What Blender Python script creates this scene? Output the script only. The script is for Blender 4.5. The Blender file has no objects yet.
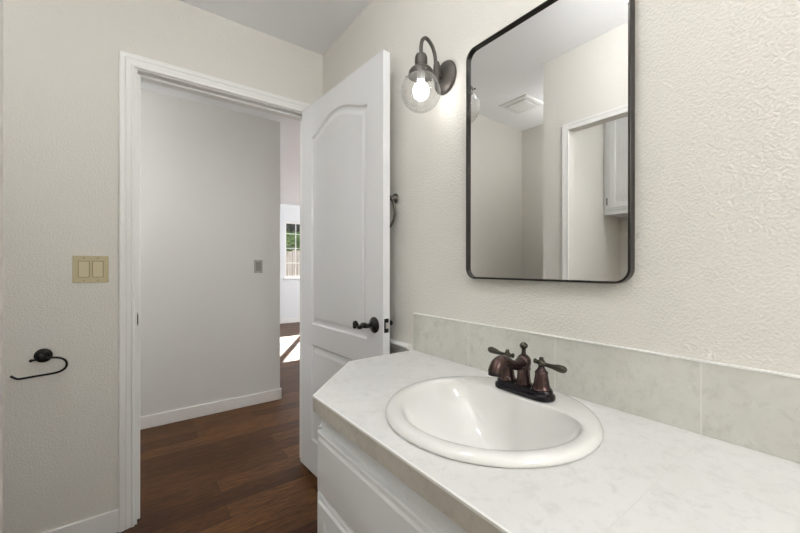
import bpy, bmesh, math, random
from mathutils import Vector, Matrix
random.seed(7)
PI = math.pi
S = bpy.context.scene
COL = S.collection

# ------------------------------------------------------------------ camera
YAW = 36.937
cam_d = bpy.data.cameras.new('camera')
cam_d.sensor_fit = 'HORIZONTAL'
cam_d.sensor_width = 36.0
cam_d.lens = 36.0 * 360.27 / 800.0
cam_d.clip_start = 0.02
cam = bpy.data.objects.new('camera', cam_d)
COL.objects.link(cam)
cam.location = (0.0, 0.0, 1.1472)
cam.rotation_euler = (PI / 2, math.radians(-0.07), math.radians(-YAW))
S.camera = cam

# ------------------------------------------------------------------ world, sun, exposure
W = bpy.data.worlds.new('sky')
S.world = W
W.use_nodes = True
_bg = W.node_tree.nodes['Background']
_bg.inputs['Color'].default_value = (0.72, 0.84, 1.0, 1)
_bg.inputs['Strength'].default_value = 1.3

sun_d = bpy.data.lights.new('sun', 'SUN')
sun_d.energy = 26.0
sun_d.angle = math.radians(0.6)
sun_d.color = (1.0, 0.93, 0.82)
sun = bpy.data.objects.new('sun', sun_d)
COL.objects.link(sun)
sun.location = (8, 14, 8)
sun.rotation_euler = Vector((-0.517, -0.856, -0.577)).to_track_quat('-Z', 'Y').to_euler()

BULB = 17.0          # emission of the sconce bulbs
ALCOVE_FILL = 2.8      # watts, unseen opal globe added to fill the alcove
FLUSH_FILL = 10.0      # watts, unseen fill globe added on the ceiling before the mirror
CEILING_FILL = 30.0    # watts, fill globe added out of view behind the camera
HALL_FILL = 21.5       # watts, unseen opal globe added to brighten the hall
LIVING_FILL = 190.0  # watts, unseen opal globe added to brighten the next room
CLOSET_FILL = 12.0  # watts, unseen opal globe added to brighten the closet

S.view_settings.view_transform = 'Standard'
S.view_settings.look = 'None'
S.view_settings.exposure = 0.38
S.view_settings.gamma = 1.0
S.view_settings.use_curve_mapping = False
S.cycles.use_denoising = True
S.cycles.max_bounces = 14
S.cycles.diffuse_bounces = 8
S.cycles.glossy_bounces = 6
S.cycles.transparent_max_bounces = 16
S.cycles.sample_clamp_indirect = 6.0
S.cycles.caustics_reflective = False
S.cycles.caustics_refractive = False


def portal(name, loc, rot, sx, sy):
    d = bpy.data.lights.new(name, 'AREA')
    d.shape = 'RECTANGLE'
    d.size, d.size_y = sx, sy
    d.cycles.is_portal = True
    o = bpy.data.objects.new(name, d)
    COL.objects.link(o)
    o.location = loc
    o.rotation_euler = rot
    return o


# ------------------------------------------------------------------ materials
def new_mat(name):
    m = bpy.data.materials.new(name)
    m.use_nodes = True
    return m, m.node_tree, m.node_tree.nodes['Principled BSDF']


def simple(name, col, rough=0.5, metal=0.0, spec=0.5, coat=0.0, coat_rough=0.05):
    m, nt, b = new_mat(name)
    b.inputs['Base Color'].default_value = (*col, 1)
    b.inputs['Roughness'].default_value = rough
    b.inputs['Metallic'].default_value = metal
    b.inputs['Specular IOR Level'].default_value = spec
    b.inputs['Coat Weight'].default_value = coat
    b.inputs['Coat Roughness'].default_value = coat_rough
    return m


def N(nt, t, **kw):
    n = nt.nodes.new(t)
    for k, v in kw.items():
        setattr(n, k, v)
    return n


def coords(nt, scale=(1, 1, 1), loc=(0, 0, 0)):
    tc = N(nt, 'ShaderNodeTexCoord')
    mp = N(nt, 'ShaderNodeMapping')
    mp.inputs['Scale'].default_value = scale
    mp.inputs['Location'].default_value = loc
    nt.links.new(tc.outputs['Object'], mp.inputs['Vector'])
    return mp.outputs['Vector']


def noise(nt, vec, scale, detail=3, rough=0.5, dist=0.0):
    n = N(nt, 'ShaderNodeTexNoise')
    n.inputs['Scale'].default_value = scale
    n.inputs['Detail'].default_value = detail
    n.inputs['Roughness'].default_value = rough
    n.inputs['Distortion'].default_value = dist
    nt.links.new(vec, n.inputs['Vector'])
    return n.outputs['Fac']


def ramp(nt, fac, stops):
    r = N(nt, 'ShaderNodeValToRGB')
    e = r.color_ramp.elements
    while len(e) < len(stops):
        e.new(0.5)
    for i, (p, c) in enumerate(stops):
        e[i].position = p
        e[i].color = (*c, 1) if len(c) == 3 else c
    nt.links.new(fac, r.inputs['Fac'])
    return r.outputs['Color']


def bump(nt, b, height, strength, dist):
    n = N(nt, 'ShaderNodeBump')
    n.inputs['Strength'].default_value = strength
    n.inputs['Distance'].default_value = dist
    nt.links.new(height, n.inputs['Height'])
    nt.links.new(n.outputs['Normal'], b.inputs['Normal'])


def math_node(nt, op, a, b=None):
    n = N(nt, 'ShaderNodeMath', operation=op)
    for i, v in enumerate((a, b)):
        if v is None:
            continue
        if isinstance(v, (int, float)):
            n.inputs[i].default_value = v
        else:
            nt.links.new(v, n.inputs[i])
    return n.outputs[0]


def textured_paint(name, col, strength, dist=0.004, rough=0.6):
    m, nt, b = new_mat(name)
    b.inputs['Base Color'].default_value = (*col, 1)
    b.inputs['Roughness'].default_value = rough
    b.inputs['Specular IOR Level'].default_value = 0.3
    v = coords(nt)
    n1 = noise(nt, v, 175, 3, 0.5, 0.2)
    h = ramp(nt, n1, [(0.40, (0, 0, 0)), (0.62, (1, 1, 1))])
    bump(nt, b, h, strength, dist)
    return m


M = {}
M['wall'] = textured_paint('warm_white_orange_peel_paint', (0.685, 0.664, 0.619), 0.42, 0.0025)
M['hall_wall'] = textured_paint('hall_wall_paint', (0.66, 0.655, 0.635), 0.12, 0.003)
M['living_wall'] = textured_paint('living_wall_paint', (0.74, 0.765, 0.785), 0.12, 0.003)
M['ceiling'] = textured_paint('ceiling_paint', (0.90, 0.905, 0.925), 0.10, 0.003, 0.8)
M['trim'] = simple('white_trim_paint', (0.78, 0.775, 0.755), 0.35)
M['door'] = simple('white_door_paint', (0.70, 0.705, 0.715), 0.38)
M['cabinet'] = simple('white_cabinet_paint', (0.80, 0.815, 0.83), 0.35)
M['porcelain'] = simple('porcelain', (0.74, 0.735, 0.715), 0.16, 0, 0.5, 1.0, 0.04)
M['black_metal'] = simple('black_frame_metal', (0.026, 0.023, 0.020), 0.34, 0.6)
M['bronze'] = simple('dark_bronze', (0.13, 0.115, 0.10), 0.33, 0.9)
M['sconce_bronze'] = simple('sconce_bronze', (0.085, 0.075, 0.066), 0.5, 0.6)
M['black_bronze'] = simple('black_bronze', (0.014, 0.013, 0.012), 0.33, 0.6)
M['plastic'] = simple('almond_plastic', (0.47, 0.405, 0.245), 0.35)
M['plastic_light'] = simple('almond_rocker', (0.57, 0.50, 0.33), 0.3)
M['grey_plastic'] = simple('grey_switch', (0.33, 0.32, 0.30), 0.4)
M['grey_dark'] = simple('grey_switch_rocker', (0.24, 0.235, 0.225), 0.4)
M['screw'] = simple('screw_metal', (0.30, 0.26, 0.17), 0.35, 0.8)
M['chrome'] = simple('satin_nickel', (0.62, 0.60, 0.57), 0.28, 1.0)
M['mirror'] = simple('mirror_silver', (0.90, 0.90, 0.895), 0.0, 1.0)
M['vinyl'] = simple('white_vinyl', (0.80, 0.80, 0.78), 0.35)
M['fixture'] = simple('fixture_white', (0.8, 0.8, 0.79), 0.4)
M['gap'] = simple('almond_gap', (0.16, 0.12, 0.06), 0.6)
M['dark'] = simple('dark_gap', (0.05, 0.05, 0.05), 0.6)
M['soil'] = simple('dry_ground', (0.20, 0.16, 0.11), 0.9)

# red-brown oil rubbed bronze of the tap: copper rubbed through in patches
m, nt, b = new_mat('oil_rubbed_bronze')
v = coords(nt)
c = ramp(nt, noise(nt, v, 45, 4, 0.6), [(0.35, (0.040, 0.028, 0.027)), (0.6, (0.085, 0.052, 0.047)), (0.8, (0.15, 0.085, 0.062))])
nt.links.new(c, b.inputs['Base Color'])
b.inputs['Metallic'].default_value = 0.85
b.inputs['Roughness'].default_value = 0.24
M['tap'] = m
M['tap_dark'] = simple('tap_dark_bronze', (0.030, 0.028, 0.032), 0.2, 0.85)
M['tap_green'] = simple('tap_lever_bronze', (0.060, 0.056, 0.042), 0.22, 0.9)


def tile_mat(name, base, spots, joint0, pitch, grout, rough=0.35):
    m, nt, b = new_mat(name)
    v = coords(nt)
    big = ramp(nt, noise(nt, v, 9, 5, 0.6, 0.6), [(0.35, spots), (0.62, base)])
    fleck = ramp(nt, noise(nt, v, 38, 6, 0.72, 0.5), [(0.28, tuple(x * 0.86 for x in spots)), (0.50, (1, 1, 1))])
    mx = N(nt, 'ShaderNodeMix', data_type='RGBA', blend_type='MULTIPLY')
    mx.inputs['Factor'].default_value = 0.35
    nt.links.new(big, mx.inputs['A'])
    nt.links.new(fleck, mx.inputs['B'])
    sep = N(nt, 'ShaderNodeSeparateXYZ')
    nt.links.new(v, sep.inputs[0])
    a = math_node(nt, 'SUBTRACT', sep.outputs['Y'], joint0 - pitch / 2 - 10 * pitch)
    a = math_node(nt, 'DIVIDE', a, pitch)
    a = math_node(nt, 'FRACT', a)
    a = math_node(nt, 'SUBTRACT', a, 0.5)
    a = math_node(nt, 'ABSOLUTE', a)
    g = math_node(nt, 'LESS_THAN', a, 0.0013 / pitch)
    m2 = N(nt, 'ShaderNodeMix', data_type='RGBA')
    nt.links.new(g, m2.inputs['Factor'])
    nt.links.new(mx.outputs['Result'], m2.inputs['A'])
    m2.inputs['B'].default_value = (*grout, 1)
    nt.links.new(m2.outputs['Result'], b.inputs['Base Color'])
    b.inputs['Roughness'].default_value = rough
    inv = math_node(nt, 'SUBTRACT', 1.0, g)
    bump(nt, b, inv, 0.4, 0.001)
    return m


M['counter'] = tile_mat('counter_tile', (0.685, 0.682, 0.674), (0.655, 0.650, 0.638), 0.212, 0.3155, (0.635, 0.628, 0.607), 0.32)
M['splash'] = tile_mat('shaded_splash_tile', (0.60, 0.592, 0.55), (0.545, 0.537, 0.495), 0.218, 0.3155, (0.66, 0.65, 0.61), 0.4)  # same tile as the counter, darkened to stand for its dimmer grazing light
M['shaded_edge_tile'] = tile_mat('shaded_edge_tile', (0.55, 0.52, 0.465), (0.46, 0.432, 0.385), 0.212, 0.3155, (0.51, 0.48, 0.43), 0.4)  # counter tile again, with the shade of the edge put into its colour

# dark hand-scraped planks running along x
m, nt, b = new_mat('dark_wood_planks')
v = coords(nt, loc=(0.31, -0.085, 0))
br = N(nt, 'ShaderNodeTexBrick')
br.offset = 0.37
br.inputs['Color1'].default_value = (0, 0, 0, 1)
br.inputs['Color2'].default_value = (1, 1, 1, 1)
br.inputs['Mortar'].default_value = (0, 0, 0, 1)
br.inputs['Scale'].default_value = 1.0
br.inputs['Mortar Size'].default_value = 0.0012
br.inputs['Brick Width'].default_value = 1.1
br.inputs['Row Height'].default_value = 0.124
nt.links.new(v, br.inputs['Vector'])
v2 = coords(nt, scale=(2.0, 26.0, 1.0))
addv = N(nt, 'ShaderNodeVectorMath', operation='ADD')
mulv = N(nt, 'ShaderNodeVectorMath', operation='SCALE')
mulv.inputs['Scale'].default_value = 9.0
nt.links.new(br.outputs['Color'], mulv.inputs[0])
nt.links.new(v2, addv.inputs[0])
nt.links.new(mulv.outputs[0], addv.inputs[1])
gr = noise(nt, addv.outputs[0], 2.4, 8, 0.7, 2.2)
base = ramp(nt, br.outputs['Color'], [(0.0, (0.050, 0.020, 0.007)), (0.5, (0.070, 0.029, 0.010)), (1.0, (0.125, 0.055, 0.020))])
grc = ramp(nt, gr, [(0.34, (0.30, 0.27, 0.25)), (0.49, (0.95, 0.95, 0.95)), (0.66, (1.9, 1.8, 1.6))])
mx = N(nt, 'ShaderNodeMix', data_type='RGBA', blend_type='MULTIPLY')
mx.inputs['Factor'].default_value = 1.0
nt.links.new(base, mx.inputs['A'])
nt.links.new(grc, mx.inputs['B'])
m3 = N(nt, 'ShaderNodeMix', data_type='RGBA')
nt.links.new(br.outputs['Fac'], m3.inputs['Factor'])
nt.links.new(mx.outputs['Result'], m3.inputs['A'])
m3.inputs['B'].default_value = (0.012, 0.007, 0.004, 1)
nt.links.new(m3.outputs['Result'], b.inputs['Base Color'])
b.inputs['Roughness'].default_value = 0.42
b.inputs['Specular IOR Level'].default_value = 0.2
hgt = math_node(nt, 'SUBTRACT', gr, br.outputs['Fac'])
bump(nt, b, hgt, 0.25, 0.002)
M['wood'] = m

# thin clear glass: what is not mirrored at the surface passes straight through
def thin_glass(name, ior=1.5, tint=(1, 1, 1)):
    m = bpy.data.materials.new(name)
    m.use_nodes = True
    nt = m.node_tree
    nt.nodes.remove(nt.nodes['Principled BSDF'])
    out = nt.nodes['Material Output']
    lw = N(nt, 'ShaderNodeLayerWeight')
    lw.inputs['Blend'].default_value = 0.5
    f0 = ((ior - 1) / (ior + 1)) ** 2
    p5 = math_node(nt, 'POWER', lw.outputs['Facing'], 2.0)
    fac = math_node(nt, 'ADD', math_node(nt, 'MULTIPLY', p5, 0.9 - f0), f0)
    tr = N(nt, 'ShaderNodeBsdfTransparent')
    tr.inputs['Color'].default_value = (*tint, 1)
    gl = N(nt, 'ShaderNodeBsdfGlossy')
    gl.inputs['Roughness'].default_value = 0.03
    mx = N(nt, 'ShaderNodeMixShader')
    nt.links.new(fac, mx.inputs[0])
    nt.links.new(tr.outputs[0], mx.inputs[1])
    nt.links.new(gl.outputs[0], mx.inputs[2])
    nt.links.new(mx.outputs[0], out.inputs['Surface'])
    return m


M['globe'] = thin_glass('clear_globe_glass', 1.5, (0.96, 0.96, 0.955))
M['pane'] = thin_glass('window_glass', 1.5)


def emissive(name, col, strength):
    m, nt, b = new_mat(name)
    b.inputs['Base Color'].default_value = (0.9, 0.9, 0.9, 1)
    b.inputs['Emission Color'].default_value = (*col, 1)
    b.inputs['Emission Strength'].default_value = strength
    return m


M['bulb'] = emissive('lit_bulb', (1.0, 0.985, 0.96), BULB)

m, nt, b = new_mat('fence_boards')
v = coords(nt, scale=(1, 1, 0.15))
c = ramp(nt, noise(nt, v, 14, 4), [(0.3, (0.20, 0.17, 0.15)), (0.7, (0.40, 0.36, 0.32))])
nt.links.new(c, b.inputs['Base Color'])
b.inputs['Roughness'].default_value = 0.9
M['fence'] = m


def leaf_mat(name, c0, c1):
    m, nt, b = new_mat(name)
    c = ramp(nt, noise(nt, coords(nt), 9, 3), [(0.3, c0), (0.7, c1)])
    nt.links.new(c, b.inputs['Base Color'])
    b.inputs['Roughness'].default_value = 0.7
    return m


M['leaf'] = leaf_mat('green_leaves', (0.07, 0.14, 0.025), (0.20, 0.30, 0.07))
M['dark_leaf'] = leaf_mat('dark_leaves', (0.010, 0.018, 0.006), (0.03, 0.05, 0.015))
M['bark'] = simple('bark', (0.08, 0.055, 0.04), 0.9)


# ------------------------------------------------------------------ mesh helpers
class MB:
    def __init__(self):
        self.bm = bmesh.new()

    def box(self, x0, y0, z0, x1, y1, z1, bev=0.0, seg=2):
        t = bmesh.new()
        bmesh.ops.create_cube(t, size=1.0)
        for v in t.verts:
            v.co = Vector(((x0 + x1) / 2 + v.co.x * (x1 - x0), (y0 + y1) / 2 + v.co.y * (y1 - y0), (z0 + z1) / 2 + v.co.z * (z1 - z0)))
        if bev > 0:
            bmesh.ops.bevel(t, geom=t.edges[:], offset=bev, segments=seg, profile=0.5, affect='EDGES')
        return self.add(t)

    def add(self, t, mat=None):
        if mat is not None:
            bmesh.ops.transform(t, matrix=mat, verts=t.verts[:])
        me = bpy.data.meshes.new('t')
        t.to_mesh(me)
        t.free()
        self.bm.from_mesh(me)
        bpy.data.meshes.remove(me)
        return self

    def rings(self, rings, cap0=True, cap1=True, closed=True):
        bm = self.bm
        vs = [[bm.verts.new(p) for p in r] for r in rings]
        n = len(vs[0])
        for a, b2 in zip(vs[:-1], vs[1:]):
            for i in range(n if closed else n - 1):
                j = (i + 1) % n
                bm.faces.new((a[i], a[j], b2[j], b2[i]))
        if cap0:
            bm.faces.new(list(reversed(vs[0])))
        if cap1:
            bm.faces.new(vs[-1])
        return self

    def lathe(self, prof, origin=(0, 0, 0), axis=(0, 0, 1), seg=32, sx=1.0, sy=1.0, cap0=True, cap1=True, xdir=None):
        ax = Vector(axis).normalized()
        if xdir is None:
            xdir = Vector((1, 0, 0)) if abs(ax.x) < 0.9 else Vector((0, 1, 0))
        u = (Vector(xdir) - ax * Vector(xdir).dot(ax)).normalized()
        w = ax.cross(u)
        o = Vector(origin)
        R = []
        for r, h in prof:
            r = max(r, 1e-5)
            R.append([o + ax * h + u * (r * sx * math.cos(2 * PI * i / seg)) + w * (r * sy * math.sin(2 * PI * i / seg)) for i in range(seg)])
        return self.rings(R, cap0, cap1)

    def tube(self, pts, radii, seg=14, sub=6, cap=True, flat=None):
        P = [Vector(p) for p in pts]
        if not isinstance(radii, (list, tuple)):
            radii = [radii] * len(P)
        Q, R = [], []
        n = len(P)
        for i in range(n - 1):
            p0, p1, p2, p3 = P[max(i - 1, 0)], P[i], P[i + 1], P[min(i + 2, n - 1)]
            for k in range(sub):
                t = k / sub
                t2, t3 = t * t, t * t * t
                Q.append(0.5 * ((2 * p1) + (-p0 + p2) * t + (2 * p0 - 5 * p1 + 4 * p2 - p3) * t2 + (-p0 + 3 * p1 - 3 * p2 + p3) * t3))
                R.append(radii[i] * (1 - t) + radii[i + 1] * t)
        Q.append(P[-1])
        R.append(radii[-1])
        rings = []
        up = None
        for i, q in enumerate(Q):
            d = (Q[min(i + 1, len(Q) - 1)] - Q[max(i - 1, 0)]).normalized()
            if up is None:
                up = Vector((0, 0, 1)) if abs(d.z) < 0.9 else Vector((1, 0, 0))
            up = (up - d * up.dot(d)).normalized()
            s = d.cross(up)
            rings.append([q + up * (R[i] * math.cos(2 * PI * k / seg)) + s * (R[i] * math.sin(2 * PI * k / seg)) for k in range(seg)])
        return self.rings(rings, cap, cap)

    def sphere(self, c, r, sx=1, sy=1, sz=1, seg=24):
        t = bmesh.new()
        bmesh.ops.create_uvsphere(t, u_segments=seg, v_segments=seg // 2, radius=r)
        return self.add(t, Matrix.Translation(c) @ Matrix.Diagonal((sx, sy, sz, 1)))

    def prism(self, poly, z0, z1, holes=(), bev=0.0):
        """vertical prism of a plan polygon, with optional holes"""
        t = bmesh.new()
        loops = [poly] + list(holes)
        edges = []
        for z in (z0, z1):
            es = []
            for lp in loops:
                vs = [t.verts.new((p[0], p[1], z)) for p in lp]
                es += [t.edges.new((vs[i], vs[(i + 1) % len(vs)])) for i in range(len(vs))]
            edges.append(es)
        for a, b2 in zip(edges[0], edges[1]):
            t.faces.new((a.verts[0], a.verts[1], b2.verts[1], b2.verts[0]))
        for es in edges:
            bmesh.ops.triangle_fill(t, use_beauty=True, edges=es)
        bmesh.ops.recalc_face_normals(t, faces=t.faces[:])
        return self.add(t)

    def build(self, name, mat, parent=None, smooth=None, recalc=True, bevel=0.0):
        if recalc:
            bmesh.ops.recalc_face_normals(self.bm, faces=self.bm.faces[:])
        me = bpy.data.meshes.new(name)
        self.bm.to_mesh(me)
        self.bm.free()
        me.materials.append(mat)
        o = bpy.data.objects.new(name, me)
        COL.objects.link(o)
        if smooth:
            me.polygons.foreach_set('use_smooth', [True] * len(me.polygons))
            me.set_sharp_from_angle(angle=math.radians(smooth))
        if bevel:
            md = o.modifiers.new('bevel', 'BEVEL')
            md.width = bevel
            md.segments = 2
            md.limit_method = 'ANGLE'
            md.angle_limit = math.radians(40)
        if parent:
            join(o, parent)
        return o


def root_of(o):
    m = Matrix.Identity(4)
    while o:
        m = Matrix.Translation(o.location) @ o.rotation_euler.to_matrix().to_4x4() @ m
        o = o.parent
    return m


def join(o, parent):
    o.parent = parent
    m = Matrix.Identity(4)
    p = parent
    while p is not None:                       # world matrix of the parent (roots only carry a translation)
        m = Matrix.Translation(p.location) @ m
        if p.parent is not None:
            m = p.matrix_parent_inverse @ m
        p = p.parent
    o.matrix_parent_inverse = m.inverted()


def tag(o, label=None, cat=None, group=None, kind=None):
    if label: o['label'] = label
    if cat: o['category'] = cat
    if group: o['group'] = group
    if kind: o['kind'] = kind
    return o


def thing(name, label, cat, loc, group=None, kind=None):
    o = bpy.data.objects.new(name, None)
    o.empty_display_size = 0.05
    COL.objects.link(o)
    o.location = loc
    return tag(o, label, cat, group, kind)


def struct(o, label=None, cat=None):
    return tag(o, label, cat, None, 'structure')


def rrect(y0, z0, y1, z1, r, seg=8):
    pts = []
    for cy, cz, a0 in ((y1 - r, z1 - r, 0), (y0 + r, z1 - r, 90), (y0 + r, z0 + r, 180), (y1 - r, z0 + r, 270)):
        for k in range(seg + 1):
            a = math.radians(a0 + 90 * k / seg)
            pts.append((cy + r * math.cos(a), cz + r * math.sin(a)))
    return pts


def offset_poly(pts, d):
    """inward offset of a counter-clockwise polygon by mitred normals"""
    n = len(pts)
    out = []
    for i in range(n):
        p0, p1, p2 = Vector(pts[i - 1]), Vector(pts[i]), Vector(pts[(i + 1) % n])
        e0, e1 = (p1 - p0).normalized(), (p2 - p1).normalized()
        n0, n1 = Vector((-e0.y, e0.x)), Vector((-e1.y, e1.x))
        mm = n0 + n1
        mm = mm / max(mm.dot(n0), 0.25) if mm.length > 1e-6 else n0
        q = p1 + mm * d
        out.append((q.x, q.y))
    return out


# ------------------------------------------------------------------ the shell
XM, YW, H = 0.9418, 2.0427, 2.4355
XL = -0.245          # wall with the closet opening, beside the camera
XA = -1.13           # left wall of alcove and closet
YV = -0.87           # right end of the vanity
YB = -1.9            # wall behind the camera
ZF = -0.035          # floor level
YH = 3.215           # hall wall
YL = 7.42            # far wall of the living room
JL, JR, JT = 0.030, 0.845, 2.047      # door opening between the jambs
YW2 = YW + 0.115
DX = 6.0


def wall(name, boxes, mat, label=None):
    mb = MB()
    for (x0, y0, z0, x1, y1, z1) in boxes:
        mb.box(x0, y0, ZF if z0 == 0 else z0, x1, y1, z1)
    return struct(mb.build(name, mat), label, 'wall')


f = MB()
f.box(-2.1, YB - 0.12, ZF - 0.12, DX + 0.12, YL + 0.12, ZF)
struct(f.build('floor', M['wood']), 'dark brown wood plank floor running through bathroom and hall', 'floor')
f = MB()
f.box(-2.1, YB - 0.12, H, DX + 0.12, YL + 0.12, H + 0.12)
struct(f.build('ceiling', M['ceiling']), 'flat pale grey-white ceiling over the bathroom and hall', 'ceiling')

wall('wall_right', [(XM, YB, 0, XM + 0.118, YW2, H)], M['wall'], 'textured warm white wall behind the mirror and vanity')
wall('wall_far', [(XA - 0.12, YW, 0, JL - 0.019, YW2, H), (JR + 0.019, YW, 0, XM, YW2, H), (JL - 0.019, YW, JT + 0.019, JR + 0.019, YW2, H)],
     M['wall'], 'textured warm white wall around the bathroom doorway')
OP0, OP1, OPT = 0.25, 1.112, 1.962
wall('wall_left', [(XL - 0.06, YB, 0, XL, OP0, H), (XL - 0.06, OP1, 0, XL, 1.28, H), (XL - 0.06, OP0, OPT, XL, OP1, H)],
     M['wall'], 'warm white wall with closet opening seen in the mirror')
wall('wall_partition', [(XA, 1.18, 0, XL - 0.06, 1.28, H)], M['wall'], 'short warm white wall between closet and alcove')
wall('wall_alcove', [(XA - 0.12, YB, 0, XA, YW, H)], M['wall'], 'warm white left wall of the alcove seen in the mirror')
wall('wall_back', [(XA - 0.12, YB - 0.12, 0, XM + 0.118, YB, H)], M['wall'])
wall('wall_hall', [(-2.1, YH, 0, 1.077, YH + 0.12, H), (0.957, YH + 0.12, 0, 1.077, YL, H)], M['hall_wall'], 'smooth grey-white hall wall seen through the doorway')
wall('wall_hall_end', [(-2.1, YW2, 0, -1.98, YH, H), (-2.1, YW, 0, XA - 0.12, YW2, H)], M['hall_wall'])
wall('wall_hall_side', [(XM + 0.118, YW, 0, DX, YW2, H)], M['hall_wall'])
WX0, WX1, WZ0, WZ1 = 2.589, 4.04, 0.907, 2.091
wall('wall_living_far', [(0.957, YL, 0, WX0, YL + 0.12, H), (WX1, YL, 0, DX, YL + 0.12, H), (WX0, YL, 0, WX1, YL + 0.12, WZ0), (WX0, YL, WZ1, WX1, YL + 0.12, H)],
     M['living_wall'], 'white far wall of the next room around the small-paned window')
wall('wall_living_right', [(DX, YW, 0, DX + 0.12, 3.4, H), (DX, 5.6, 0, DX + 0.12, YL + 0.12, H), (DX, 3.4, 0, DX + 0.12, 5.6, 0.5), (DX, 3.4, 2.1, DX + 0.12, 5.6, H)], M['living_wall'])

# baseboards
def base_run(name, boxes, label=None):
    mb = MB()
    for (x0, y0, x1, y1, h) in boxes:
        mb.box(x0, y0, ZF, x1, y1, h, 0.0035)
    return struct(mb.build(name, M['trim']), label, 'baseboard')


base_run('baseboard_far', [(XA, YW - 0.013, JL - 0.063, YW, 0.066)], 'white baseboard left of the bathroom door casing')
base_run('baseboard_right', [(XM - 0.013, 1.155, XM, YW, 0.066)])
base_run('baseboard_hall', [(-1.98, YH - 0.013, 1.090, YH, 0.057), (1.077, YH - 0.013, 1.090, YL - 0.013, 0.057)], 'white baseboard along the hall wall')
base_run('baseboard_living', [(1.077, YL - 0.013, DX, YL, 0.057)], 'white baseboard under the far small-paned window')

CASE = [(0.0, 0.0), (0.0, 0.0085), (0.003, 0.011), (0.009, 0.011), (0.0125, 0.0075), (0.016, 0.0085), (0.024, 0.0115), (0.030, 0.0130),
        (0.0325, 0.0110), (0.035, 0.0135), (0.041, 0.0165), (0.051, 0.018), (0.055, 0.0165), (0.057, 0.013), (0.057, 0.0)]


def casing(name, fn, a0, a1, zt, label, prof=CASE):
    """mitred door casing round three sides; fn(a, depth, z) -> point"""
    mb = MB()
    R = []
    for (w, t) in prof:
        R.append([fn(a0 - w, t, ZF), fn(a0 - w, t, zt + w), fn(a1 + w, t, zt + w), fn(a1 + w, t, ZF)])
    mb.rings(R, False, False, closed=False)
    return struct(mb.build(name, M['trim'], smooth=28), label, 'trim')


casing('trim_1', lambda a, t, z: (a, YW - t, z), JL - 0.010, JR + 0.005, JT + 0.005, 'white moulded casing round the bathroom doorway')
casing('trim_2', lambda a, t, z: (a, YW2 + t, z), JL - 0.005, JR + 0.005, JT + 0.005, None)
casing('trim_3', lambda a, t, z: (XL + t, a, z), OP0, OP1, OPT, 'white casing round the closet opening seen in mirror', [(w * 0.68, t * 0.7) for w, t in CASE])

# jambs and stops of the bathroom doorway, the dark strike plate in the left one
jm = MB()
jm.box(JL - 0.019, YW, ZF, JL, YW2, JT + 0.019, 0.001)
jm.box(JR, YW, ZF, JR + 0.019, YW2, JT + 0.019, 0.001)
jm.box(JL, YW, JT, JR, YW2, JT + 0.019, 0.001)
sy0 = YW + 0.038
jm.box(JL, sy0, ZF, JL + 0.0125, sy0 + 0.035, JT, 0.002)
jm.box(JR - 0.0125, sy0, ZF, JR, sy0 + 0.035, JT, 0.002)
jm.box(JL + 0.0125, sy0, JT - 0.0125, JR - 0.0125, sy0 + 0.035, JT, 0.002)
jb = struct(jm.build('trim_4', M['trim']), 'white door jamb and stop inside the bathroom doorway', 'trim')
st = MB()
st.box(JL - 0.0005, YW - 0.001, 0.873, JL + 0.0016, YW + 0.034, 0.933, 0.0005)
st.lathe([(0.0, -0.0012), (0.0215, -0.0012), (0.022, 0.0), (0.0215, 0.0012), (0.0, 0.0012)], (JL + 0.0022, YW - 0.001, 0.903), (1, 0, 0), 20, sx=0.42, sy=1.0, xdir=(0, 1, 0))
tag(st.build('strike_plate', M['black_bronze'], jb), 'dark strike plate')

# chair rail on the mirror wall between door and backsplash
cr = MB()
RAIL = [(0, 0.790), (0.008, 0.790), (0.012, 0.794), (0.0125, 0.800), (0.020, 0.8035), (0.021, 0.8075), (0.029, 0.809), (0.031, 0.814), (0.029, 0.820), (0.025, 0.822), (0, 0.822)]
cr.rings([[(XM - a, y, z) for a, z in RAIL] for y in (1.162, 1.98)])
struct(cr.build('trim_5', M['trim'], smooth=30), 'white chair rail moulding between the door and backsplash', 'trim')

# living room window
wn = thing('window_1', 'small-paned window in far wall looking out to a fence', 'window', (3.314, YL, WZ0), None, 'structure')
fr = MB()
fw = 0.038
for (x0, x1, z0, z1) in ((WX0, WX0 + fw, WZ0, WZ1), (WX1 - fw, WX1, WZ0, WZ1), (WX0 + fw, WX1 - fw, WZ0, WZ0 + fw), (WX0 + fw, WX1 - fw, WZ1 - fw, WZ1), (3.274, 3.354, WZ0 + fw, WZ1 - fw)):
    fr.box(x0, YL + 0.04, z0, x1, YL + 0.10, z1)
fr.build('window_frame', M['vinyl'], wn)
mu = MB()
for x in (2.845, 3.060, 3.568, 3.783):
    mu.box(x - 0.006, YL + 0.062, WZ0 + fw, x + 0.006, YL + 0.078, WZ1 - fw)
for z in (1.219, 1.529, 1.835):
    mu.box(WX0 + fw, YL + 0.063, z - 0.006, 3.274, YL + 0.077, z + 0.006)
    mu.box(3.354, YL + 0.063, z - 0.006, WX1 - fw, YL + 0.077, z + 0.006)
mu.build('muntins', M['vinyl'], wn)
pn = MB()
pn.box(WX0 + 0.01, YL + 0.069, WZ0 + 0.01, WX1 - 0.01, YL + 0.0705, WZ1 - 0.01)
pn.build('pane', M['pane'], wn)
sl = MB()
sl.box(WX0 - 0.03, YL - 0.03, WZ0 - 0.03, WX1 + 0.03, YL + 0.04, WZ0, 0.004)
sl.build('window_sill', M['vinyl'], wn)
portal('window_portal', (3.314, YL + 0.13, 1.50), (-PI / 2, 0, 0), 1.4, 1.15)
w2 = thing('added_window_2', None, None, (DX, 4.5, 0.5), None, 'structure')  # unseen side window, added to let more daylight into the next room
fr = MB()
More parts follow.
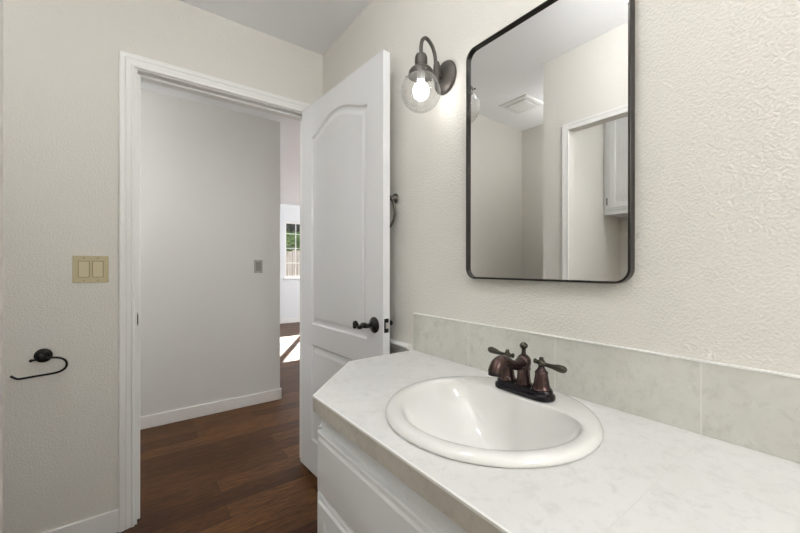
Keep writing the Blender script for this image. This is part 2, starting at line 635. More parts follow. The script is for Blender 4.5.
for (y0, y1, z0, z1) in ((3.4, 3.44, 0.5, 2.1), (5.56, 5.6, 0.5, 2.1), (3.44, 5.56, 0.5, 0.54), (3.44, 5.56, 2.06, 2.1), (4.47, 4.53, 0.54, 2.06)):
    fr.box(DX + 0.04, y0, z0, DX + 0.10, y1, z1)
fr.build('window_frame', M['vinyl'], w2)
pn = MB()
pn.box(DX + 0.069, 3.41, 0.51, DX + 0.0705, 5.59, 2.09)
pn.build('pane', M['pane'], w2)
portal('window_portal', (DX + 0.13, 4.5, 1.3), (PI / 2, 0, PI / 2), 2.2, 1.6)


# ------------------------------------------------------------------ the bathroom door (stands open, seen from its hall side)
DW, DT, DZ0, DZ1 = 0.779, 0.035, 0.012, 2.044
A = Vector((0.7999, 2.0103))
TD = (Vector((0.8391, 1.2314)) - A).normalized()
ND = Vector((-TD.y, TD.x))          # towards the mirror wall
if ND.x < 0:
    ND = -ND


def dp(s, t, z):
    q = A + TD * s + ND * t
    return Vector((q.x, q.y, z))


door = thing('door_1', 'white two-panel arch-top door standing open against mirror wall', 'door', (A.x, A.y, DZ0), None, 'structure')


def arch_outline(s0, s1, z0, zs, zp, n=28):
    pts = [(s0, z0), (s1, z0)]
    for i in range(n + 1):
        u = i / n
        k = 0.5 * (1 - math.cos(2 * PI * u))
        k = k ** 0.72
        pts.append((s1 + (s0 - s1) * u, zs + (zp - zs) * k))
    return pts


PAN = [arch_outline(0.122, 0.661, 0.828, 1.860, 1.932), [(0.122, 0.19), (0.661, 0.19), (0.661, 0.716), (0.122, 0.716)]]
PROF = [(0.0, 0.0), (0.003, 0.0035), (0.008, 0.0075), (0.013, 0.0085), (0.019, 0.0085), (0.024, 0.0075), (0.036, 0.003), (0.041, 0.0012), (0.044, 0.001)]


def door_mesh():
    bm = bmesh.new()
    for side in (0, 1):
        T = (lambda d: d) if side == 0 else (lambda d: DT - d)
        rect = [(0, DZ0), (DW, DZ0), (DW, DZ1), (0, DZ1)]
        es = []
        rv = [bm.verts.new(dp(s, T(0), z)) for s, z in rect]
        es += [bm.edges.new((rv[i], rv[(i + 1) % 4])) for i in range(4)]
        if side == 0:
            front = rv
        for poly in PAN:
            prev = None
            for k, (off, d) in enumerate(PROF):
                pp = offset_poly(poly, off)
                vs = [bm.verts.new(dp(s, T(d), z)) for s, z in pp]
                n = len(vs)
                if prev is None:
                    es += [bm.edges.new((vs[i], vs[(i + 1) % n])) for i in range(n)]
                else:
                    for i in range(n):
                        bm.faces.new((prev[i], prev[(i + 1) % n], vs[(i + 1) % n], vs[i]))
                prev = vs
            bm.faces.new(prev)
        bmesh.ops.triangle_fill(bm, use_beauty=True, edges=es)
    for i in range(4):
        j = (i + 1) % 4
        bm.faces.new((front[i], front[j], rv[j], rv[i]))
    mb = MB()
    mb.bm.free()
    mb.bm = bm
    return mb


door_mesh().build('door_slab', M['door'], door, smooth=22)


def door_lever(side):
    sg = -1 if side == 0 else 1
    t0 = 0.0 if side == 0 else DT
    sc, zc = 0.719, 0.898
    nd = Vector((ND.x * sg, ND.y * sg, 0))
    lv = MB()
    P = lambda ds, out, dz: dp(sc + ds, t0 + sg * out, zc + dz)
    lv.tube([P(0, 0.010, 0), P(0, 0.034, 0), P(-0.006, 0.047, 0)], [0.011, 0.010, 0.010], 14)
    lv.tube([P(0.012, 0.047, 0.000), P(0.0, 0.048, 0.002), P(-0.016, 0.049, 0.002), P(-0.032, 0.049, -0.007), P(-0.046, 0.049, -0.010), P(-0.058, 0.049, -0.002),
             P(-0.068, 0.049, 0.008), P(-0.079, 0.049, 0.008), P(-0.085, 0.048, 0.000), P(-0.083, 0.047, -0.011)],
            [0.008, 0.0120, 0.0115, 0.0100, 0.0088, 0.0070, 0.006, 0.006, 0.0065, 0.0075], 14)
    lv.sphere(P(-0.0815, 0.047, -0.013), 0.0092)
    o = lv.build('door_lever', M['black_bronze'], door, smooth=50)
    tag(o, 'black curled lever handle')
    r = MB()
    r.lathe([(0.0, 0.0), (0.034, 0.0), (0.0345, 0.003), (0.032, 0.006), (0.027, 0.007), (0.025, 0.009), (0.017, 0.012), (0.014, 0.016), (0.0, 0.017)], dp(sc, t0, zc), nd, 36)
    r.build('rosette', M['black_bronze'], o, smooth=40)


door_lever(0)
door_lever(1)
lp = MB()
pts = rrect(0.006, 0.871, DT - 0.006, 0.930, 0.004, 4)
lp.rings([[dp(DW + d, a, z) for a, z in pts] for d in (-0.001, 0.0012)])
lpo = lp.build('latch_plate', M['black_bronze'], door)
lb = MB()
lb.rings([[dp(DW + d, a, z) for a, z in ((0.011, 0.890), (0.024, 0.890), (0.024, 0.913), (0.011, 0.913))] for d in (0.0, 0.007)] + [[dp(DW + 0.010, a, z) for a, z in ((0.020, 0.890), (0.024, 0.890), (0.024, 0.913), (0.020, 0.913))]])
tag(lb.build('latch_bolt', M['chrome'], lpo), 'satin silver latch bolt')
for zc in (0.24, 1.03, 1.83):
    hg = MB()
    hc = dp(-0.006, DT + 0.006, zc)
    hg.lathe([(0.0, -0.045), (0.005, -0.045), (0.0055, -0.042), (0.0055, 0.042), (0.005, 0.045), (0.0, 0.045)], hc, (0, 0, 1), 12)
    hg.rings([[dp(s, t, z) for s, t in ((-0.004, 0.004), (-0.001, 0.004), (-0.001, DT + 0.004), (-0.004, DT + 0.004))] for z in (zc - 0.044, zc + 0.044)])
    hg.build('hinge', M['black_bronze'], door, smooth=40)

# ------------------------------------------------------------------ vanity cabinet
CF, CL, CH = 0.389, 1.147, 0.245      # counter front, left end, chamfer length
van = thing('vanity_cabinet', 'white vanity cabinet with raised fronts under the tile counter', 'cabinet', (0.68, 0.3, ZF))
FX = 0.424                            # face of the cabinet box
VL = 1.120
bx = MB()
t = 0.018
c0, c1 = (FX, 0.921), (FX + VL - 0.921, VL)
VE = YV + 0.003
bx.box(FX, VE, 0.10, FX + t, 0.921, 0.765)                          # face
bx.prism([c0, (c0[0] + 0.013, c0[1] - 0.013), (c1[0] + 0.013, c1[1] - 0.013), c1], 0.10, 0.765)   # chamfered corner
bx.box(c1[0], VL - t, 0.10, XM - 0.002, VL, 0.765)                  # end panel
bx.box(FX + t, VE, 0.10, XM - 0.002, VE + t, 0.765)                  # far end panel
bx.box(FX + t, VE + t, 0.10, XM - 0.002, 0.9, 0.118)                    # bottom
bx.box(FX + 0.075, VE, ZF + 0.001, FX + 0.09, 0.86, 0.10)                # toe kick
bx.box(c1[0], VL - 0.05, ZF + 0.001, XM - 0.002, VL - 0.035, 0.10)
bx.build('cabinet_body', M['cabinet'], van)


def panel_front(mb, P, a0, a1, z0, z1, thick=0.019, raised=True):
    """overlay front: bevelled lip, flat frame and a recessed/raised field. P(a, out, z)"""
    if raised:
        prof = [(0, 0.0), (0, 0.0125), (0.003, 0.0155), (0.0125, 0.0155), (0.0175, 0.020), (0.050, 0.020), (0.054, 0.013), (0.059, 0.012), (0.064, 0.012), (0.085, 0.018), (0.088, 0.0185)]
    else:
        prof = [(0, 0.0), (0, 0.0125), (0.003, 0.0155), (0.0125, 0.0155), (0.0135, 0.0160), (0.0175, 0.0200), (0.020, 0.0205)]
    poly = [(a0, z0), (a1, z0), (a1, z1), (a0, z1)]
    mb.rings([[P(a, d, z) for a, z in offset_poly(poly, off)] for off, d in prof])


Pf = lambda a, d, z: (FX - d, a, z)
fronts = [(0.255, 0.917), (-0.305, 0.235), (VE + 0.006, -0.325)]
for (a0, a1) in fronts:
    d = MB()
    panel_front(d, Pf, a0, a1, 0.542, 0.702, raised=False)
    d.build('drawer_front', M['cabinet'], van, smooth=20)
    d = MB()
    panel_front(d, Pf, a0, a1, 0.10, 0.5355)
    d.build('cabinet_door', M['cabinet'], van, smooth=20)
cd = Vector((c1[0] - c0[0], c1[1] - c0[1], 0)).normalized()
cn = Vector((-cd.y, cd.x, 0))
Pc = lambda a, d, z: (c0[0] + cd.x * a + cn.x * d, c0[1] + cd.y * a + cn.y * d, z)
cw = math.hypot(c1[0] - c0[0], c1[1] - c0[1])
d = MB()
panel_front(d, Pc, 0.008, cw - 0.010, 0.542, 0.702, raised=False)
d.build('drawer_front', M['cabinet'], van, smooth=20)
d = MB()
panel_front(d, Pc, 0.008, cw - 0.010, 0.10, 0.5355)
d.build('cabinet_door', M['cabinet'], van, smooth=20)

# ------------------------------------------------------------------ countertop and backsplash
ZC = 0.805
SX, SY, SR = 0.672, 0.553, 0.238
ct = thing('countertop', 'pale stone-look tile countertop with clipped corner round the sink', 'countertop', (0.68, 0.3, 0.765))
plan = [(CF, YV), (XM - 0.001, YV), (XM - 0.001, CL), (CF + CH, CL), (CF, CL - CH)]
hole = [(SX + 0.222 * math.cos(2 * PI * i / 64), SY + 0.222 * math.sin(2 * PI * i / 64)) for i in range(64)]
mb = MB()
inn = offset_poly(plan, 0.0045)
mb.prism([(x, min(max(y, YV), CL)) for x, y in inn], 0.7655, ZC, [hole])
mb.build('tile_top', M['counter'], ct)
eo, ei = plan, offset_poly(plan, 0.0045)
idx = [2, 3, 4, 0]                   # the exposed edges, from the wall round to the front
em = MB()
tm = MB()
for (zz0, zz1, mbx) in ((0.765, ZC - 0.004, em), (ZC - 0.004, ZC + 0.0006, tm)):
    for a, b2 in ((2, 3), (3, 4), (4, 0), (0, 1)):
        mbx.prism([eo[a], eo[b2], ei[b2], ei[a]], zz0, zz1)
em.build('shaded_edge_tile', M['shaded_edge_tile'], ct)
tag(tm.build('edge_trim', M['vinyl'], ct), 'thin white edge strip')

ZB = 0.957
bs = MB()
bs.box(XM - 0.009, YV, ZC + 0.0005, XM - 0.0005, CL + 0.002, ZB - 0.004)
bso = bs.build('backsplash', M['splash'])
tag(bso, 'low mottled grey-beige tile backsplash on counter below the mirror', 'backsplash')
bt = MB()
bt.box(XM - 0.011, YV, ZB - 0.004, XM - 0.0005, CL + 0.0025, ZB, 0.001)
tag(bt.build('edge_trim', M['vinyl'], bso), 'thin white edge strip')

# ------------------------------------------------------------------ sink
sink = thing('sink', 'round white porcelain drop-in sink with D-shaped bowl', 'sink', (SX, SY, ZC))
NS = 192


def circ(r, z):
    return [Vector((SX + r * math.cos(2 * PI * i / NS), SY + r * math.sin(2 * PI * i / NS), z)) for i in range(NS)]


def dshape(r, back, z, p=5.0, cx=0.0):
    """circle of radius r cut off towards the taps at x = SX + back with soft corners"""
    out = []
    for i in range(NS):
        a = 2 * PI * i / NS
        x, y = math.cos(a), math.sin(a)
        lim = r
        if x > 1e-3:
            lim = ((1 / r) ** p + (x / back) ** p) ** (-1 / p)
        out.append(Vector((SX + cx + lim * x, SY + lim * y, z)))
    return out


rim = [circ(0.2140, ZC + 0.0006), circ(0.2360, ZC + 0.0006), circ(0.2390, ZC + 0.003), circ(0.2385, ZC + 0.008), circ(0.2355, ZC + 0.013), circ(0.230, ZC + 0.0165), circ(0.223, ZC + 0.018)]
prof = [(0.216, 0.122, 0.0180, 3.4), (0.209, 0.114, 0.0172, 4.0), (0.204, 0.109, 0.0150, 5.0), (0.200, 0.106, 0.0100, 6.5), (0.196, 0.104, 0.002, 9.0),
        (0.189, 0.1015, -0.014, 12), (0.174, 0.0975, -0.040, 14), (0.153, 0.093, -0.066, 14), (0.127, 0.087, -0.090, 14), (0.100, 0.079, -0.108, 12), (0.076, 0.068, -0.120, 9),
        (0.054, 0.052, -0.128, 6), (0.038, 0.038, -0.132, 3), (0.026, 0.026, -0.135, 2.0)]
bowl = [dshape(r, bk, ZC + z, p) for r, bk, z, p in prof]
out = [dshape(r + 0.010, bk + 0.010, ZC + z - 0.010, p) for r, bk, z, p in reversed(prof[6:])] + [circ(0.205, ZC - 0.03)]
mb = MB()
mb.rings(rim + bowl, False, False)
mb.rings(out + [circ(0.2140, ZC + 0.0006)], False, False)
bmesh.ops.remove_doubles(mb.bm, verts=mb.bm.verts[:], dist=1e-6)
mb.build('basin', M['porcelain'], sink, smooth=60)
dr = MB()
dr.lathe([(0.030, -0.010), (0.030, 0.001), (0.027, 0.0035), (0.022, 0.002), (0.020, 0.000), (0.0, -0.001)], (SX, SY, ZC - 0.1345), (0, 0, 1), 32, cap0=False)
dro = tag(dr.build('drain', M['tap'], sink, smooth=40), 'bronze drain ring')
sp = MB()
sp.lathe([(0.0, 0.0), (0.0175, 0.0), (0.018, 0.004), (0.013, 0.007), (0.0, 0.008)], (SX, SY, ZC - 0.134), (0, 0, 1), 28)
sp.build('stopper', M['tap'], dro, smooth=40)

# ------------------------------------------------------------------ tap
TX, TY, TZ = 0.811, 0.549, ZC + 0.0182
tap = thing('faucet', 'oil-rubbed bronze two-handle faucet on back of white sink', 'faucet', (TX, TY, TZ))


def stadium(l, r, z, n=16):
    pts = []
    for k in range(n + 1):
        a = PI * k / n
        pts.append(Vector((TX + r * math.cos(a), TY + l + r * math.sin(a), z)))
    for k in range(n + 1):
        a = PI + PI * k / n
        pts.append(Vector((TX + r * math.cos(a), TY - l + r * math.sin(a), z)))
    return pts


L = 0.0530
mb = MB()
mb.rings([stadium(L, r, TZ + z) for r, z in ((0.0270, 0.0002), (0.0295, 0.002), (0.0300, 0.007), (0.0288, 0.012), (0.0258, 0.0142), (0.0245, 0.0155), (0.0242, 0.0205), (0.0225, 0.0235))])
mb.build('base_plate', M['tap_dark'], tap, smooth=35)
zb = TZ + 0.0225
col = MB()
col.lathe([(0.0, 0.0), (0.0195, 0.0), (0.0198, 0.004), (0.0180, 0.007), (0.0168, 0.012), (0.0160, 0.025), (0.0158, 0.036), (0.0172, 0.0385), (0.0175, 0.042), (0.0160, 0.044), (0.0168, 0.048),
           (0.0185, 0.056), (0.0180, 0.064), (0.0140, 0.071), (0.0085, 0.076), (0.0, 0.078)], (TX, TY, zb), (0, 0, 1), 32)
col.build('spout_column', M['tap'], tap, smooth=40)
spt = MB()
z0 = zb + 0.056
spt.tube([(TX + 0.004, TY, z0 + 0.002), (TX - 0.012, TY, z0 - 0.001), (TX - 0.030, TY, z0 - 0.003), (TX - 0.050, TY, z0 + 0.003), (TX - 0.072, TY, z0 + 0.014),
          (TX - 0.090, TY, z0 + 0.017), (TX - 0.104, TY, z0 + 0.012), (TX - 0.112, TY, z0 + 0.002), (TX - 0.1155, TY, z0 - 0.0075)],
         [0.0150, 0.0160, 0.0128, 0.0106, 0.0118, 0.0142, 0.0160, 0.0165, 0.0172], 22, 7)
spo = spt.build('spout', M['tap'], tap, smooth=50)
ae = MB()
ae.lathe([(0.0, -0.004), (0.0130, -0.004), (0.0158, -0.003), (0.0162, 0.002), (0.0150, 0.006), (0.0, 0.006)], (TX - 0.1155, TY, z0 - 0.0100), (0.10, 0, 1), 24)
ae.build('aerator', M['tap_dark'], spo, smooth=40)
kn = MB()
kn.lathe([(0.0, 0.0), (0.0075, 0.0), (0.0060, 0.006), (0.0052, 0.014), (0.0056, 0.021), (0.0092, 0.024), (0.0105, 0.028), (0.0098, 0.032), (0.0070, 0.0345), (0.0055, 0.0365), (0.0, 0.0375)],
         (TX, TY, zb + 0.070), (0, 0, 1), 24)
kn.build('lift_knob', M['tap_green'], tap, smooth=40)
for sg in (1, -1):
    hy = TY + sg * 0.0500
    hb = MB()
    hb.lathe([(0.0, 0.0), (0.0225, 0.0), (0.0228, 0.004), (0.0205, 0.007), (0.0190, 0.012), (0.0178, 0.020), (0.0160, 0.030), (0.0150, 0.038), (0.0158, 0.041), (0.0150, 0.044), (0.0110, 0.048),
              (0.0080, 0.053), (0.0068, 0.058), (0.0085, 0.060), (0.0, 0.061)], (TX, hy, zb), (0, 0, 1), 28)
    ho = hb.build('handle', M['tap'], tap, smooth=40)
    lv = MB()
    zh = zb + 0.0645
    dz = 0.0 if sg > 0 else -0.009
    lv.sphere((TX, hy, zh), 0.0098, 1, 1, 1.0, 20)
    lv.lathe([(0.0, 0.0), (0.0052, 0.0), (0.0056, 0.004), (0.0035, 0.007), (0.0, 0.0072)], (TX, hy, zh + 0.008), (0, 0, 1), 16)
    lv.tube([(TX, hy - sg * 0.020, zh + 0.002), (TX, hy - sg * 0.018, zh + 0.002), (TX, hy - sg * 0.012, zh + 0.001), (TX, hy, zh), (TX, hy + sg * 0.014, zh + dz * 0.2), (TX, hy + sg * 0.028, zh + 0.001 + dz * 0.4),
             (TX, hy + sg * 0.043, zh + 0.003 + dz * 0.65), (TX, hy + sg * 0.055, zh + 0.004 + dz * 0.85), (TX, hy + sg * 0.061, zh + 0.0045 + dz * 0.95), (TX, hy + sg * 0.064, zh + 0.0045 + dz)],
            [0.0038, 0.0066, 0.0050, 0.0066, 0.0048, 0.0058, 0.0086, 0.0090, 0.0064, 0.002], 16, 5)
    lv.build('lever', M['tap_green'], ho, smooth=50)

# ------------------------------------------------------------------ mirror
MY0, MY1, MZ0, MZ1 = 0.342, 0.846, 1.107, 1.879
mir = thing('wall_mirror', 'tall rounded-corner mirror in thin black metal frame above sink', 'mirror', (XM, (MY0 + MY1) / 2, MZ0))
xb, xf = XM - 0.001, XM - 0.026
mb = MB()
o0 = rrect(MY0, MZ0, MY1, MZ1, 0.036, 12)
o1 = rrect(MY0 + 0.0055, MZ0 + 0.0055, MY1 - 0.0055, MZ1 - 0.0055, 0.0305, 12)
ob = rrect(MY0 + 0.0008, MZ0 + 0.0008, MY1 - 0.0008, MZ1 - 0.0008, 0.0352, 12)
oi = rrect(MY0 + 0.0047, MZ0 + 0.0047, MY1 - 0.0047, MZ1 - 0.0047, 0.0313, 12)
V3 = lambda pts, x: [Vector((x, a, z)) for a, z in pts]
mb.rings([V3(o0, xb), V3(o0, xf + 0.0008), V3(ob, xf), V3(oi, xf), V3(o1, xf + 0.0008), V3(o1, xb), V3(o0, xb)], False, False)
mb.build('frame', M['black_metal'], mir, smooth=40)
mb = MB()
og = rrect(MY0 + 0.0052, MZ0 + 0.0052, MY1 - 0.0052, MZ1 - 0.0052, 0.0308, 12)
mb.rings([V3(og, xb - 0.001), V3(og, xf + 0.010)])
mb.build('mirror_glass', M['mirror'], mir)

# ------------------------------------------------------------------ sconces
GY, GX, GZ = 0.972, 0.8225, 1.7640
sc = thing('wall_sconce', 'lit bronze gooseneck sconce with clear globe left of the mirror', 'wall lamp', (XM, GY, 1.8490), 'globe sconces either side of the mirror')
mb = MB()
mb.lathe([(0.0, 0.001), (0.058, 0.001), (0.060, 0.004), (0.058, 0.008), (0.050, 0.013), (0.038, 0.018), (0.022, 0.021), (0.0, 0.0225)], (XM, GY - 0.002, 1.8490), (-1, 0, 0), 40, xdir=(0, 0, 1), sx=1.03, sy=0.95)
mb.build('backplate', M['sconce_bronze'], sc, smooth=40)
mb = MB()
mb.lathe([(0.0, -0.036), (0.007, -0.034), (0.012, -0.028), (0.0135, -0.010), (0.0130, 0.010), (0.0115, 0.028), (0.009, 0.036), (0.0, 0.038)], (0.897, GY, 1.8570), (0, 0, 1), 24)
mb.box(0.897, GY - 0.008, 1.8390, XM - 0.018, GY + 0.008, 1.8630)
mb.build('post', M['sconce_bronze'], sc, smooth=40)
mb = MB()
mb.tube([(0.893, GY, 1.8840), (0.891, GY, 1.9000), (0.887, GY, 1.9200), (0.876, GY, 1.9420), (0.858, GY, 1.9580), (0.844, GY, 1.9610), (0.8295, GY, 1.9500), (0.8235, GY, 1.9300), (0.8225, GY, 1.9070), (0.8225, GY, 1.8840)], 0.0066, 16, 6)
mb.build('arm', M['sconce_bronze'], sc, smooth=60)
mb = MB()
mb.lathe([(0.0, 1.8980), (0.011, 1.8980), (0.018, 1.8940), (0.0215, 1.8860), (0.0225, 1.8740), (0.0220, 1.8600), (0.0205, 1.8520), (0.0, 1.8520)], (GX, GY, 0), (0, 0, 1), 32)
mb.build('socket_cup', M['sconce_bronze'], sc, smooth=40)
mb = MB()
mb.lathe([(0.010, 1.8540), (0.021, 1.8540), (0.026, 1.8500), (0.037, 1.8420), (0.043, 1.8340), (0.0445, 1.8240), (0.0445, 1.8180), (0.0425, 1.8180), (0.0415, 1.8300), (0.034, 1.8380), (0.010, 1.8460)], (GX, GY, 0), (0, 0, 1), 40, cap0=False, cap1=False)
fit = mb.build('fitter', M['sconce_bronze'], sc, smooth=40)
for k in range(3):
    a = math.radians(38 + 120 * k + 90)
    d = Vector((math.cos(a), math.sin(a), 0))
    s_ = MB()
    s_.lathe([(0.0, 0.0), (0.0018, 0.0), (0.0018, 0.006), (0.0040, 0.0065), (0.0040, 0.0115), (0.0, 0.012)], Vector((GX, GY, 1.8230)) + d * 0.043, d, 12)
    s_.build('thumb_screw', M['sconce_bronze'], fit, smooth=40)
mb = MB()
GR = 0.0705
g = [(0.0385, 1.8255), (0.0375, 1.8215)]
a0 = math.asin(0.0375 / GR)
for k in range(33):
    a = a0 + (PI - a0) * k / 32
    g.append((GR * math.sin(a), GZ + GR * math.cos(a)))
mb.lathe(g, (GX, GY, 0), (0, 0, 1), 48, cap0=False, cap1=False)
mb.build('glass_globe', M['globe'], sc, smooth=80)
mb = MB()
mb.lathe([(0.0, 1.8520), (0.0135, 1.8520), (0.0140, 1.8120), (0.0135, 1.8020), (0.0, 1.8020)], (GX, GY, 0), (0, 0, 1), 24)
mb.build('lamp_holder', M['fixture'], sc, smooth=40)
mb = MB()
mb.sphere((GX, GY, 1.7670), 0.0285, 1, 1, 1.06, 28)
tag(mb.build('bulb', M['bulb'], sc, smooth=80), 'glowing round white bulb')


def copy_tree(o, parent=None):
    c = o.copy()
    COL.objects.link(c)
    if parent:
        c.parent = parent
    for ch in list(o.children):
        copy_tree(ch, c)
    return c


sc2 = copy_tree(sc)
sc2.location.y = (MY0 + MY1) - GY
sc2['label'] = 'lit bronze gooseneck sconce with clear globe right of the mirror'

# ------------------------------------------------------------------ switch plates
def switch_plate(name, label, P, w, h, gangs, mats, group=None):
    th = thing(name, label, 'light switch', P(0, 0, 0), group)
    mb = MB()
    pl = rrect(-w / 2, -h / 2, w / 2, h / 2, 0.004, 4)
    mb.rings([[P(a, 0.0003, z) for a, z in pl], [P(a, 0.003, z) for a, z in pl], [P(a * 0.985, 0.0055, z * 0.985) for a, z in pl]])
    mb.build('wall_plate', mats[0], th, smooth=30)
    for gx in gangs:
        rk = MB()
        rr = rrect(-0.0165, -0.033, 0.0165, 0.033, 0.002, 3)
        rk.rings([[P(gx + a, 0.0052, z) for a, z in rr], [P(gx + a, 0.0078 + (0.0018 if z > 0 else -0.0006), z) for a, z in rr]])
        ro = rk.build('rocker', mats[1], th)
        gp = MB()
        gp.rings([[P(gx + a * 1.13, 0.0050, z * 1.055) for a, z in rr], [P(gx + a * 1.13, 0.0057, z * 1.055) for a, z in rr]])
        tag(gp.build('gap', mats[3], ro), 'dark gap round the rocker')
        for z in (0.048, -0.048):
            s_ = MB()
            p0, p1 = Vector(P(gx, 0.0052, z)), Vector(P(gx, 0.0066, z))
            s_.lathe([(0.0, 0.0), (0.0034, 0.0), (0.003, 0.0014), (0.0, 0.0016)], p0, p1 - p0, 14)
            s_.build('screw', mats[2], th, smooth=40)
    return th


switch_plate('light_switch', 'almond double rocker light switch beside the door casing', lambda a, d, z: (-0.1315 + a, YW - d, 1.134 + z), 0.119, 0.116, (-0.023, 0.023), (M['plastic'], M['plastic_light'], M['screw'], M['gap']))
switch_plate('light_switch', 'small grey single light switch on the hall wall', lambda a, d, z: (0.889 + a, YH - d, 1.146 + z), 0.069, 0.112, (0.0,), (M['grey_plastic'], M['grey_dark'], M['chrome'], M['dark']))

# ------------------------------------------------------------------ toilet paper holder on the door wall
tp = thing('toilet_paper_holder', 'empty black toilet paper holder on wall below light switch', 'toilet paper holder', (-0.262, YW, 0.795))
mb = MB()
c = (-0.278, YW, 0.784)
mb.lathe([(0.0, 0.0005), (0.027, 0.0005), (0.0285, 0.004), (0.027, 0.009), (0.0225, 0.011), (0.0215, 0.015), (0.016, 0.0185), (0.0125, 0.022), (0.0105, 0.034), (0.012, 0.048), (0.0115, 0.058), (0.006, 0.062), (0.0, 0.0625)], c, (0, -1, 0), 32)
mb.build('wall_mount', M['black_bronze'], tp, smooth=40)
mb = MB()
yy = YW - 0.052
mb.tube([(-0.306, yy, 0.777), (-0.298, yy, 0.778), (-0.276, yy, 0.781), (-0.248, yy, 0.781), (-0.226, yy, 0.777), (-0.210, yy, 0.767), (-0.203, yy, 0.752), (-0.206, yy, 0.735), (-0.218, yy, 0.724), (-0.236, yy, 0.718),
         (-0.262, yy, 0.716), (-0.300, yy, 0.714), (-0.335, yy, 0.712), (-0.347, yy, 0.715), (-0.362, yy, 0.727)], [0.0045] + [0.0042] * 13 + [0.0042], 12, 6)
mb.sphere((-0.306, yy, 0.777), 0.0062, seg=16)
mb.build('wire_arm', M['black_bronze'], tp, smooth=60)

# ------------------------------------------------------------------ towel ring on the mirror wall behind the door
tr = thing('towel_ring', 'dark bronze towel ring half hidden behind the open door', 'towel ring', (XM, 1.252, 1.44))
mb = MB()
c = (XM, 1.283, 1.447)
mb.lathe([(0.0, 0.0005), (0.021, 0.0005), (0.0225, 0.004), (0.021, 0.008), (0.017, 0.010), (0.014, 0.014), (0.010, 0.020), (0.0095, 0.030), (0.011, 0.036), (0.0, 0.040)], c, (-1, 0, 0), 28)
mb.build('wall_mount', M['bronze'], tr, smooth=40)
mb = MB()
ry, rz, rr = 1.322, 1.385, 0.0750
pts = []
for k in range(25):
    a = math.radians(52 - 330 * k / 24)
    pts.append((XM - 0.032, ry - rr * math.cos(a), rz + rr * math.sin(a)))
mb.tube(pts, 0.0055, 12, 2)
mb.build('ring', M['bronze'], tr, smooth=60)

# ------------------------------------------------------------------ seen in the mirror: ceiling vent and closet cabinet
vt = thing('exhaust_vent', 'square white exhaust vent on the ceiling, seen in mirror', 'vent', (-0.635, 1.705, H))
mb = MB()
cx, cy, hw = -0.635, 1.705, 0.125
sq = lambda h, z: [Vector((cx - h, cy - h, z)), Vector((cx + h, cy - h, z)), Vector((cx + h, cy + h, z)), Vector((cx - h, cy + h, z))]
mb.rings([sq(hw, H - 0.0005), sq(hw, H - 0.006), sq(hw - 0.012, H - 0.014), sq(hw - 0.032, H - 0.015), sq(hw - 0.034, H - 0.006)], False, True)
fro = mb.build('vent_frame', M['fixture'], vt, smooth=20)
mb = MB()
mb.box(cx - 0.082, cy - 0.082, H - 0.019, cx + 0.082, cy + 0.082, H - 0.013, 0.002)
mb.build('center_panel', M['fixture'], vt)
mb = MB()
for k in range(-3, 4):
    mb.box(cx - 0.088, cy + k * 0.026 - 0.004, H - 0.0135, cx + 0.088, cy + k * 0.026 + 0.004, H - 0.006)
mb.build('grille', M['fixture'], vt)

uc = thing('wall_cabinet', 'white hanging cabinet inside the closet, seen in mirror', 'cabinet', (XA, 0.87, 1.52))
mb = MB()
UX, U0, U1, UZ0, UZ1 = -0.85, 0.56, 1.1785, 1.52, 2.30
mb.box(XA + 0.001, U0, UZ0, UX - 0.018, U1, UZ1)
mb.build('cabinet_body', M['cabinet'], uc)
mb = MB()
mb.box(UX - 0.018, U0, UZ0 - 0.006, UX, U1, UZ0 + 0.03, 0.001)
mb.box(UX - 0.018, U0, UZ1 - 0.03, UX, U1, UZ1, 0.001)
for y0, y1 in ((U0, U0 + 0.03), (U1 - 0.03, U1), (0.851, 0.881)):
    mb.box(UX - 0.018, y0, UZ0 + 0.03, UX, y1, UZ1 - 0.03, 0.001)
mb.build('face_frame', M['cabinet'], uc)
for a0, a1, hy in ((0.872, 1.150, 1.152), (0.582, 0.860, 0.580)):
    d = MB()
    panel_front(d, lambda a, dd, z: (UX + dd, a, z), a0, a1, UZ0 + 0.02, UZ1 - 0.02)
    do = d.build('cabinet_door', M['cabinet'], uc, smooth=20)
    for z in (UZ0 + 0.085, UZ1 - 0.085):
        hgm = MB()
        hgm.box(UX + 0.0005, hy - 0.004, z - 0.025, UX + 0.014, hy + 0.004, z + 0.025, 0.001)
        tag(hgm.build('hinge', M['black_bronze'], do), 'small dark hinge')

# ------------------------------------------------------------------ fill globes (added out of view to brighten the rooms)
def fill_globe(name, label, loc, r, drop, watts, col=(0.985, 0.995, 1.0)):
    th = thing(name, label, 'added fill light', loc)
    x, y, z = loc
    mb = MB()
    mb.lathe([(0.0, -0.0005), (0.055, -0.0005), (0.055, -0.012), (0.045, -0.022), (0.012, -0.026), (0.0, -0.026)], loc, (0, 0, 1), 32)
    mb.build('canopy', M['sconce_bronze'], th, smooth=40)
    mb = MB()
    mb.lathe([(0.0, -0.02), (0.006, -0.02), (0.006, -(drop - r) - 0.004), (0.0, -(drop - r) - 0.004)], loc, (0, 0, 1), 12)
    mb.build('stem', M['sconce_bronze'], th, smooth=40)
    mb = MB()
    mb.sphere((x, y, z - drop), r, seg=32)
    mb.build('glass_globe', emissive(name + '_opal', col, watts / (4 * PI * r * r * PI)), th, smooth=80)
    return th


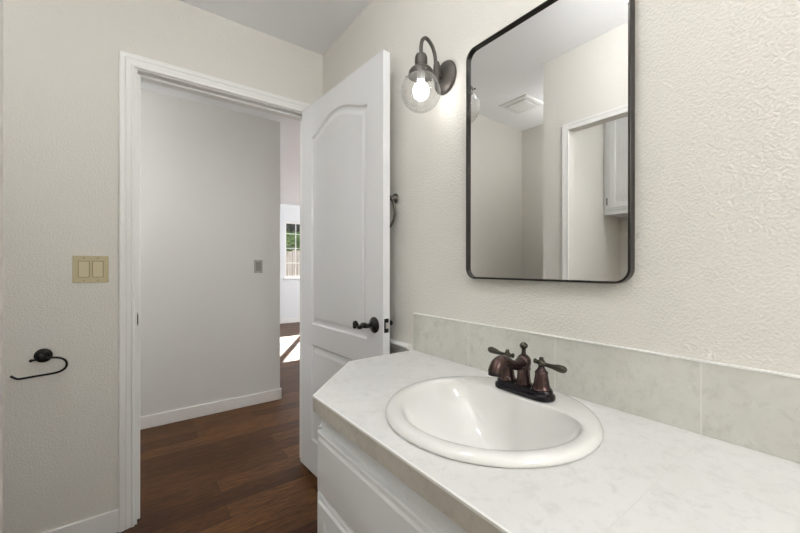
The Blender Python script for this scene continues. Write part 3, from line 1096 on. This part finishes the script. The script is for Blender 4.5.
fill_globe('fill_pendant', 'added unseen fill light, white opal globe over the bathroom floor', (0.42, -1.15, H), 0.15, 0.55, CEILING_FILL)
fill_globe('fill_ceiling_globe', 'added unseen fill light, small opal globe in front of the mirror', (0.20, 0.58, H), 0.085, 0.115, FLUSH_FILL)
fill_globe('fill_ceiling_globe', 'added unseen fill light, small opal globe in the alcove', (-0.85, 1.37, H), 0.075, 0.26, ALCOVE_FILL)
fill_globe('fill_pendant', 'added unseen fill light, white opal globe in the hall', (-1.0, 2.62, H), 0.13, 0.40, HALL_FILL)
fill_globe('fill_pendant', 'added unseen fill light, white opal globe in the next room', (4.9, 5.2, H), 0.18, 0.7, LIVING_FILL)
fill_globe('fill_pendant', 'added unseen fill light, white opal globe in the closet', (-0.72, 0.1, H), 0.11, 0.3, CLOSET_FILL)

# ------------------------------------------------------------------ outside the far window
g = MB()
g.box(-10, YL + 0.13, -0.25, 30, 30, -0.15)
struct(g.build('ground', M['soil']), 'bare ground outside the far window', 'ground')
fence = thing('fence', 'weathered grey-brown board fence outside the far window', 'fence', (4.0, 10.6, -0.15))
bd = MB()
x = 0.0
while x < 9.0:
    w = random.uniform(0.125, 0.145)
    bd.box(x, 10.6 + random.uniform(0, 0.008), -0.15, x + w, 10.62, 1.62 + random.uniform(-0.03, 0.03))
    x += w + random.uniform(0.004, 0.02)
bd.build('boards', M['fence'], fence)
for k in range(4):
    p = MB()
    p.box(0.6 + 2.4 * k, 10.63, -0.15, 0.7 + 2.4 * k, 10.73, 1.7)
    p.build('post', M['fence'], fence)
rl = MB()
for z in (0.3, 1.3):
    rl.box(0, 10.62, z, 9, 10.66, z + 0.09)
rl.build('rails', M['fence'], fence)


def bush(name, label, cat, c, rx, ry, rz, n, size, mat, trunk):
    th = thing(name, label, cat, (c[0], c[1], -0.15))
    bm = bmesh.new()
    for _ in range(n):
        d = Vector((random.gauss(0, 1), random.gauss(0, 1), random.gauss(0, 1))).normalized() * random.uniform(0.55, 1.0)
        p = Vector((c[0] + d.x * rx, c[1] + d.y * ry, c[2] + d.z * rz))
        u = Vector((random.gauss(0, 1), random.gauss(0, 1), random.gauss(0, 1))).normalized()
        w = u.orthogonal().normalized()
        s = size * random.uniform(0.6, 1.3)
        bm.faces.new([bm.verts.new(p + q) for q in (u * s, w * s * 0.45, -u * s, -w * s * 0.45)])
    mb = MB()
    mb.bm.free()
    mb.bm = bm
    mb.build('foliage', mat, th, recalc=False)
    mb = MB()
    for k in range(trunk):
        a = 2 * PI * k / trunk
        mb.tube([(c[0] + 0.05 * math.cos(a), c[1] + 0.05 * math.sin(a), -0.15), (c[0] + 0.1 * math.cos(a), c[1] + 0.1 * math.sin(a), c[2] * 0.5), (c[0] + rx * 0.4 * math.cos(a), c[1] + ry * 0.4 * math.sin(a), c[2] + rz * 0.3)], [0.05, 0.04, 0.015], 8)
    mb.build('trunk', M['bark'], th)


bush('shrub', 'bright green leafy shrub above the fence outside window', 'shrub', (4.3, 11.6, 1.65), 1.3, 0.6, 0.62, 3600, 0.09, M['leaf'], 3)
bush('tree', 'dark tree standing behind the fence outside window', 'tree', (5.6, 14.0, 2.0), 3.2, 1.2, 1.9, 9000, 0.3, M['dark_leaf'], 2)
